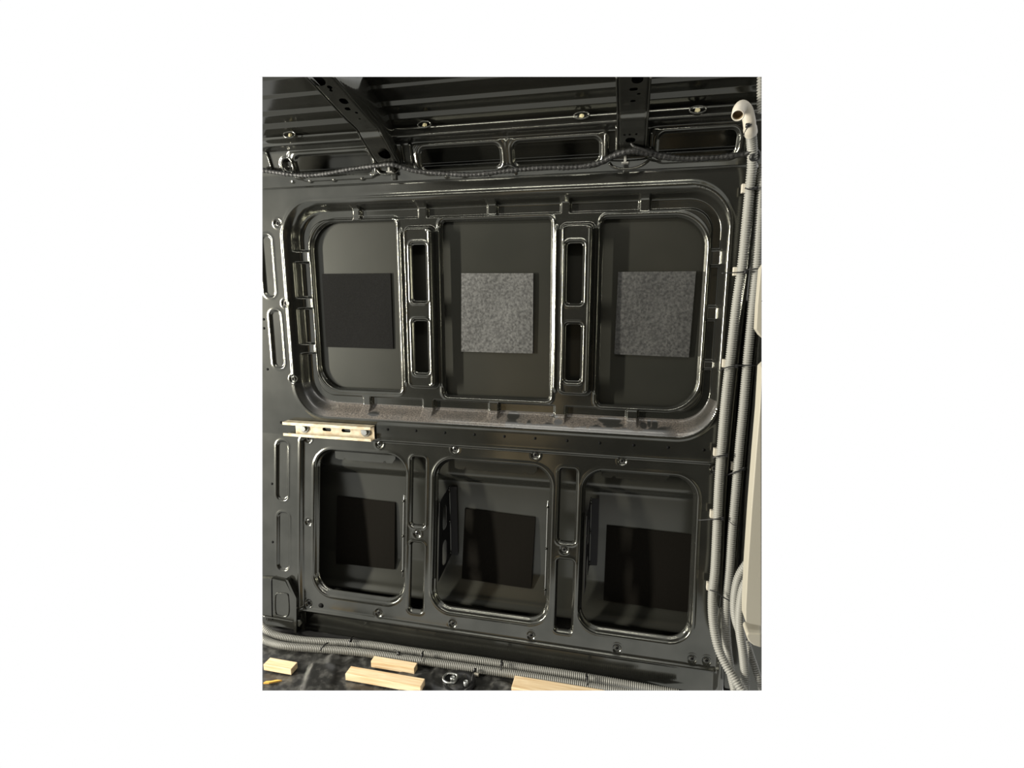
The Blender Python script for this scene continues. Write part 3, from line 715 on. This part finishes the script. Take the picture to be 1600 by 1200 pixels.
for sx in (SLX[0], SLX[3]):
    w = mk('washer', *lathe([(.016, 0), (.016, .002), (.006, .002)], (sx, yb-.004, zc), (0, -1, 0), 20), M['bolt'], st, smooth=False)
    mk('bolt_head', *lathe([(.0105, .002), (.0105, .009), (.0095, .010)], (sx, yb-.004, zc), (0, -1, 0), 6), M['bolt'], w, smooth=False)

# wooden blocks on the floor
def wood(px, th, label, yoff=0):
    q = [atZ(x, y, FLOOR+.006+th) for x, y in px]
    x0 = (q[0][0]+q[3][0])/2; x1 = (q[1][0]+q[2][0])/2; yb_ = (q[0][1]+q[1][1])/2; ya = (q[2][1]+q[3][1])/2
    V, f = box(x0, x1, ya, yb_+yoff, FLOOR+.004, FLOOR+.006+th); CAP[0] = True
    o = mk('wood_block', V, f, M['wood'], None, smooth=False); bevel_obj(o, .0012); return tag(o, label, 'wood block')
wood([(424, 1026), (464, 1036), (454, 1046), (411, 1038)], .018, 'short pale pine block beside the orange wood chip')
wood([(587, 1021), (655, 1031), (647, 1044), (580, 1033)], .020, 'pale pine block lying against the floor conduits', -.012)
wood([(550, 1041), (664, 1060), (657, 1074), (538, 1052)], .020, 'long pale pine block lying in front of a shorter block')
wood([(806, 1056), (1010, 1088), (1000, 1110), (798, 1072)], .020, 'pale pine block beside the lashing ring by the floor conduits')
# wood chip
c = atZ(425, 1067, FLOOR+.003)
V, f = prism([c+(-.022, -.010, 0), c+(-.006, -.006, 0), c+(.012, .004, 0), c+(.026, .012, 0), c+(.010, .010, 0), c+(-.004, .002, 0), c+(-.018, -.002, 0)], (0, 0, .005))
tag(mk('wood_chip', V, f, M['chip'], None, smooth=False), 'tiny orange splinter of wood on the dark floor', 'chip')

# lashing ring in its bowl
c = atZ(712, 1067, FLOOR+.004)
lr = tag(root('lashing_ring', c), 'steel lashing ring in a black bowl on the floor beside wooden block', 'lashing ring')
mk('bowl', *lathe([(.050, .006), (.046, .010), (.036, .006), (.028, -.001), (.001, -.002)], c+(.012, 0, 0), (0, 0, 1), 28), M['blackplastic'], lr)
ring = [(-.026, -.012), (-.030, .0), (-.024, .016), (-.006, .020), (.008, .017), (.010, .0), (.006, -.014), (-.010, -.018), (-.026, -.012)]
V, f = tube(spline([c+(x-.008, y, .012) for x, y in ring], .003), .0035, 10); mk('ring', V, f, M['bolt'], lr)
for dx, dy in ((-.010, .003), (.034, -.004)):
    b = mk('bolt_head', *lathe([(.008, .004), (.008, .014), (.006, .016), (.0045, .016), (.004, .010)], c+(dx, dy, 0), (0, 0, 1), 16), M['bolt'], lr)

# ------------------------------------------------------------------ conduits
def conduit(pts, r, label, group=None, pitch=.0060):
    V, f = conduit_mesh(pts, r, pitch); o = mk('corrugated_conduit', V, f, M['conduit'], None); return tag(o, label, 'conduit', group)
zf = FLOOR+.016
def fp(x, y, z=zf): return atZ(x, y, z)
back = [fp(395, 962, zf+.03), fp(412, 981, zf+.02), fp(432, 993, zf+.006), fp(470, 1000), fp(520, 1003.5), fp(580, 1008), fp(660, 1020), fp(740, 1031), fp(820, 1043.5), fp(900, 1056), fp(980, 1070), fp(1060, 1084)]
front = [fp(395, 990, zf+.012), fp(420, 1003), fp(450, 1010), fp(500, 1014), fp(560, 1019), fp(640, 1030), fp(720, 1041.5), fp(800, 1053), fp(880, 1065.5), fp(960, 1079), fp(1020, 1090)]
conduit(back, .0125, 'grey corrugated conduit on the floor pressed against the sill')
conduit(front, .0125, 'grey corrugated conduit on the floor beside the wooden blocks')
def up(lst): return [onwall(*p) for p in lst]
c1 = up([(1171, 196, -.118), (1174, 215, -.085), (1175.5, 238, -.062), (1175, 262, -.046), (1172, 290, -.036), (1166, 350, -.034), (1160, 410, -.034), (1150, 480, -.034), (1141, 560, -.034), (1134, 620, -.034), (1128, 690, -.034), (1123, 760, -.034), (1120, 830, -.034), (1117, 890, -.034), (1113, 930, -.036), (1114, 970, -.045), (1121, 1008, -.06), (1133, 1036, -.078), (1150, 1064, -.100), (1164, 1085, -.115)])
conduit(c1, .0125, 'grey corrugated upright conduit running up to the cream pipe elbow')
c2 = up([(1193, 255, -.03), (1190, 300, -.03), (1187, 350, -.03), (1182, 420, -.03), (1175, 490, -.03), (1168, 560, -.03), (1161, 640, -.03), (1156, 690, -.03), (1150, 760, -.03), (1144, 830, -.03), (1140, 890, -.03), (1136, 935, -.03), (1134, 970, -.03), (1136, 1010, -.03), (1142, 1050, -.035), (1150, 1085, -.04)])
conduit(c2, .0125, 'grey corrugated upright conduit tied beside the one with the elbow')
c3 = up([(1178, 868, -.075), (1168, 880, -.072), (1156, 898, -.07), (1150, 918, -.07), (1147.5, 945, -.07), (1150, 968, -.07), (1157, 990, -.060), (1161, 1010, -.050)])
conduit(c3, .0120, 'curved grey corrugated conduit coming out behind the beige cover, outer of the pair')
c4 = up([(1182, 890, -.095), (1168, 906, -.098), (1160, 925, -.098), (1156, 955, -.098), (1156, 985, -.098), (1161, 1020, -.092), (1164, 1055, -.078), (1163, 1090, -.070)])
conduit(c4, .0120, 'curved grey corrugated conduit against the beige cover, inner of the pair')
c5 = up([(1166, 1000, -.06), (1172, 1020, -.065), (1182, 1050, -.07), (1191, 1080, -.07)])
conduit(c5, .0095, 'thin grey corrugated conduit slanting under the beige cover')
c6 = up([(1190, 100, -.14), (1188.5, 130, -.135), (1188.5, 158, -.13), (1189, 176, -.13)])
conduit(c6, .0085, 'short pale conduit beside the roof above the pipe elbow')
# cream elbow on top of the first conduit
el = tag(root('pipe_elbow', onwall(1171, 205, -.11)), 'cream plastic pipe elbow curling over on top of the upright conduit', 'pipe')
P = spline([onwall(1173, 208, -.098), onwall(1171.5, 198, -.116), onwall(1170, 186, -.124), onwall(1166.5, 173, -.130), onwall(1160, 166.5, -.142), onwall(1155, 171, -.160), onwall(1153, 180, -.175)], .004)
n = len(P); rr = np.where(np.arange(n) < 5, .0150, .0138)
V, f = tube(P, rr, 22, cap=False); e1 = mk('elbow', V, f, M['pipe'], el)
dirn = (P[-1]-P[-2])/np.linalg.norm(P[-1]-P[-2])
V, f = lathe([(.0138, 0), (.0135, .0012), (.0110, .0012), (.0108, -.001)], P[-1], dirn, 22); f = f[:-1]; mk('rim', V, f, M['pipe'], el)
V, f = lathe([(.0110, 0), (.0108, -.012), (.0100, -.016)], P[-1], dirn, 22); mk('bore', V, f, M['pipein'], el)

# wire harness along the roof rail
def hw_(x, y, Y): return atY(x, y, Y)
HX = [(400, 264, 1.452), (430, 269, 1.458), (470, 274, 1.462), (505, 272, 1.462), (550, 264, 1.457), (590, 259, 1.448), (612, 257, 1.444), (628, 261, 1.45), (650, 267, 1.458), (690, 271, 1.461), (730, 273, 1.461), (760, 271, 1.460), (800, 266, 1.459), (850, 262, 1.457), (900, 261, 1.457), (935, 255, 1.452), (960, 243, 1.444), (985, 236, 1.436), (1010, 238, 1.444), (1040, 245, 1.455), (1075, 248, 1.458), (1120, 246, 1.458), (1160, 241.5, 1.452), (1180, 240, 1.446)]
P = spline([hw_(*h) for h in HX], .0035); k = np.arange(len(P))
rad = .0058+.0009*np.sin(k*1.9)+.0006*np.sin(k*.31)+.0010*rng.random(len(P)) + .0022*np.exp(-((P[:, 0]-.02)/.09)**2)
V, f = tube(P, rad, 12); tag(mk('wire_harness', V, f, M['tape'], None), 'black taped wire harness running along the roof rail', 'harness')
hb = spline([hw_(982, 214, 1.437), hw_(985, 222, 1.433), hw_(991, 229, 1.430), hw_(1003, 233, 1.432), hw_(1020, 240, 1.44)], .004)
V, f = tube(hb, .0036, 10); tag(mk('wire_branch', V, f, M['tape'], None), 'thin black taped wire leaving the harness through the roof rib', 'wire')
V, f = tube(spline([onwall(1165, 241, -.06), onwall(1172, 237, -.068), onwall(1181, 235, -.06), onwall(1185, 243, -.055), onwall(1182, 250, -.055), onwall(1174, 247, -.066), onwall(1177, 240, -.068)], .004), .0055, 10)
tag(mk('tape_knot', V, f, M['tape'], None), 'knot of black tape around the upright conduit at harness end', 'tape')
# clips holding the harness
for px, py, lab in ((608, 262, 'small pale clip under the harness at the slanting roof rib foot'), (977, 247, 'small pale clip under the harness at the straight roof rib foot')):
    p = atY(px, py, 1.452)
    V, f = join(box(p[0]-.003, p[0]+.003, p[1]-.004, p[1]+.02, p[2]-.010, p[2]+.008), box(p[0]-.009, p[0]+.009, p[1]-.002, p[1]+.016, p[2]-.012, p[2]-.009))
    o = mk('harness_clip', V, f, M['conduit'], None, smooth=False); bevel_obj(o, .001); tag(o, lab, 'clip')

# ------------------------------------------------------------------ cable ties
def tie(path, r, label, group=None, headat=None):
    P = spline(path, .004); V, f = tube(P, r, 8)
    if headat is not None:
        h = np.asarray(headat); V, f = join((V, f), box(h[0]-.004, h[0]+.004, h[1]-.004, h[1]+.004, h[2]-.004, h[2]+.004))
    return tag(mk('cable_tie', V, f, M['blackplastic'], None), label, 'cable tie', group)
def tp(lst): return [onwall(*p) for p in lst]
G = 'cable ties on the upright conduits'
tie(tp([(1128, 427, -.050), (1148, 426, -.052), (1160, 425, -.050), (1166, 422, -.04), (1178, 420, -.047), (1191, 420, -.045)]), .0016, 'black cable tie around the upright conduits level with the upper pads', G, onwall(1165, 425, -.045))
tie(tp([(1124, 579, -.048), (1136, 574, -.052), (1148, 572, -.048), (1158, 571, -.046), (1172, 571, -.046), (1186, 571, -.04)]), .0016, 'black cable tie around the upright conduits below the upper pads', G, onwall(1151, 572, -.042))
tie(tp([(1113, 716, -.045), (1121, 713, -.051), (1133, 711, -.05), (1138, 709, -.04)]), .0018, 'black cable tie on the elbow conduit level with the waist rail', G, onwall(1135, 711, -.042))
tie(tp([(1135, 743, -.03), (1147, 738, -.046), (1160, 734, -.046), (1164, 731, -.03), (1171, 740, -.02)]), .0018, 'black cable tie on the second upright conduit just below the waist rail', G, onwall(1162, 732, -.036))
tie(tp([(1091, 813, -.015), (1110, 811.5, -.04), (1118, 811, -.050), (1129, 810, -.045)]), .0016, 'black cable tie with a long tail level with the lower pads', G, onwall(1129, 810, -.042))
tie(tp([(1109, 922, -.045), (1119, 925, -.052), (1127, 931, -.05), (1135, 936, -.05), (1141, 939, -.046)]), .0016, 'black cable tie slanting across both conduits near the sill', G)
tie(tp([(1164.5, 194, -.122), (1170.5, 196, -.136), (1176.5, 193, -.124)]), .0020, 'black cable tie under the cream elbow', G, onwall(1168, 196, -.135))
tie(tp([(1168, 198, -.132), (1160, 214, -.10), (1150, 232, -.07)]), .0011, 'long thin tail of black tie hanging from the cream elbow', G)
tie(tp([(1164, 294, -.05), (1172, 296, -.054), (1180, 294, -.048)]), .0018, 'black cable tie around the elbow conduit below the harness', G, onwall(1181, 294, -.046))
tie(tp([(1140, 815, -.045), (1146, 820, -.048), (1153, 820, -.045)]), .0010, 'thin black tie around the second upright conduit above the sill', G)
G2 = 'cable ties on the floor conduits'
for i, (x, y, lab) in enumerate(((548, 1003, 'black cable tie standing up from the floor conduits behind the long block'), (660, 1026, 'black cable tie on the floor conduits beside the middle block'), (784, 1040, 'black cable tie on the floor conduits behind the lashing ring'), (917, 1062, 'black cable tie on the floor conduits behind the last block'))):
    a = fp(x, y, zf+.013); tie([a+(-.003, .022, .004), a+(-.002, .004, .010), a+(0, -.006, .006), a+(.002, -.018, -.004)], .0018, lab, G2, a+(0, 0, .006))
    if i == 0: pass
a = fp(742, 1047, zf+.012); b = fp(737, 1064, FLOOR+.02)
tie([a, (a+b)/2+(0, 0, .008), b], .0018, 'long black tie tail hanging from floor conduits beside the lashing ring', G2, a)
a = fp(622, 1022, zf+.013); tie([a+(-.018, .012, .004), a+(0, 0, .006), a+(.006, -.006, .002)], .0016, 'black cable tie lying across floor conduits above the block', G2, a+(.002, 0, .003))
a = fp(507, 1009, zf+.012); tie([a+(.006, .014, .002), a+(.0, .0, .004), a+(-.008, -.014, -.008)], .0022, 'black cable tie where the floor conduits bend to the pillar', G2)
# tie mounts (small square white bases)
for px, py, off, lab in ((1152, 424, -.030, 'white square tie base behind the conduits at the upper pads'), (1135, 568, -.03, 'white square tie base behind the conduits below the upper pads'), (1121, 707, -.03, 'white square tie base at the waist rail on the elbow conduit'), (1148, 729, -.03, 'white square tie base on the second conduit by the waist rail'), (1115.5, 804, -.030, 'white square tie base at the long-tailed tie'), (1110, 917, -.03, 'white square tie base near the sill'), (1165.5, 294, -.03, 'white square tie base under the harness')):
    p = onwall(px, py, off); o = mk('tie_base', *box(p[0]-.010, p[0]+.008, p[1]-.002, p[1]+.012, p[2]-.011, p[2]+.011), M['pipe'], None, smooth=False); bevel_obj(o, .0015)
    tag(o, lab, 'tie base', 'white tie bases')
for px, py, lab in ((508, 1014, 'small pale tie base on the floor where the conduits bend'), (744, 1053, 'small pale tie base on the floor above the lashing ring')):
    p = atZ(px, py, FLOOR+.006); o = mk('tie_base', *box(p[0]-.009, p[0]+.009, p[1]-.008, p[1]+.008, FLOOR+.002, FLOOR+.010), M['pipe'], None, smooth=False); bevel_obj(o, .0015); tag(o, lab, 'tie base', 'white tie bases')
# pale plugs in the pillar gutter
for px, py, lab in ((1176, 611, 'pale oval plug in the pillar gutter, highest of three'), (1169, 706, 'pale oval plug in the pillar gutter at the waist rail'), (1165, 761, 'pale oval plug in the pillar gutter below the waist rail')):
    p = onwall(px, py, -.004); V, f = lathe([(.0055, 0), (.0055, .003), (.003, .005), (.0005, .0055)], p, (0, -1, 0), 14); V = np.asarray(V); V[:, 2] = p[2]+(V[:, 2]-p[2])*1.7
    tag(mk('gutter_plug', V, f, M['pipe'], None), lab, 'plug')

# ------------------------------------------------------------------ beige cover at the right
def panel(name, px, Y, th, label, m='trim', slope=0):
    V, f = prism([atY(x, y, Y) for x, y in px], (0, th, 0)); o = mk(name, V, f, M[m], None, smooth=False); bevel_obj(o, .004, 3); return tag(o, label, 'cover')
panel('trim_cover', [(1206, 560), (1191, 575), (1187, 640), (1181, 710), (1174, 800), (1168, 890), (1165, 950), (1165, 972), (1172, 975), (1206, 982)], 1.30, .05, 'large beige plastic cover standing beside the upright conduits')
panel('trim_cover', [(1206, 992), (1168, 989), (1166, 994), (1170, 1003), (1178, 1009), (1206, 1018)], 1.29, .05, 'low rounded beige cover foot under the large beige cover')
panel('trim_cover', [(1206, 395), (1189, 420), (1184, 478), (1182, 515), (1188, 524), (1206, 540)], 1.34, .03, 'narrow beige cover edge above the large beige cover')
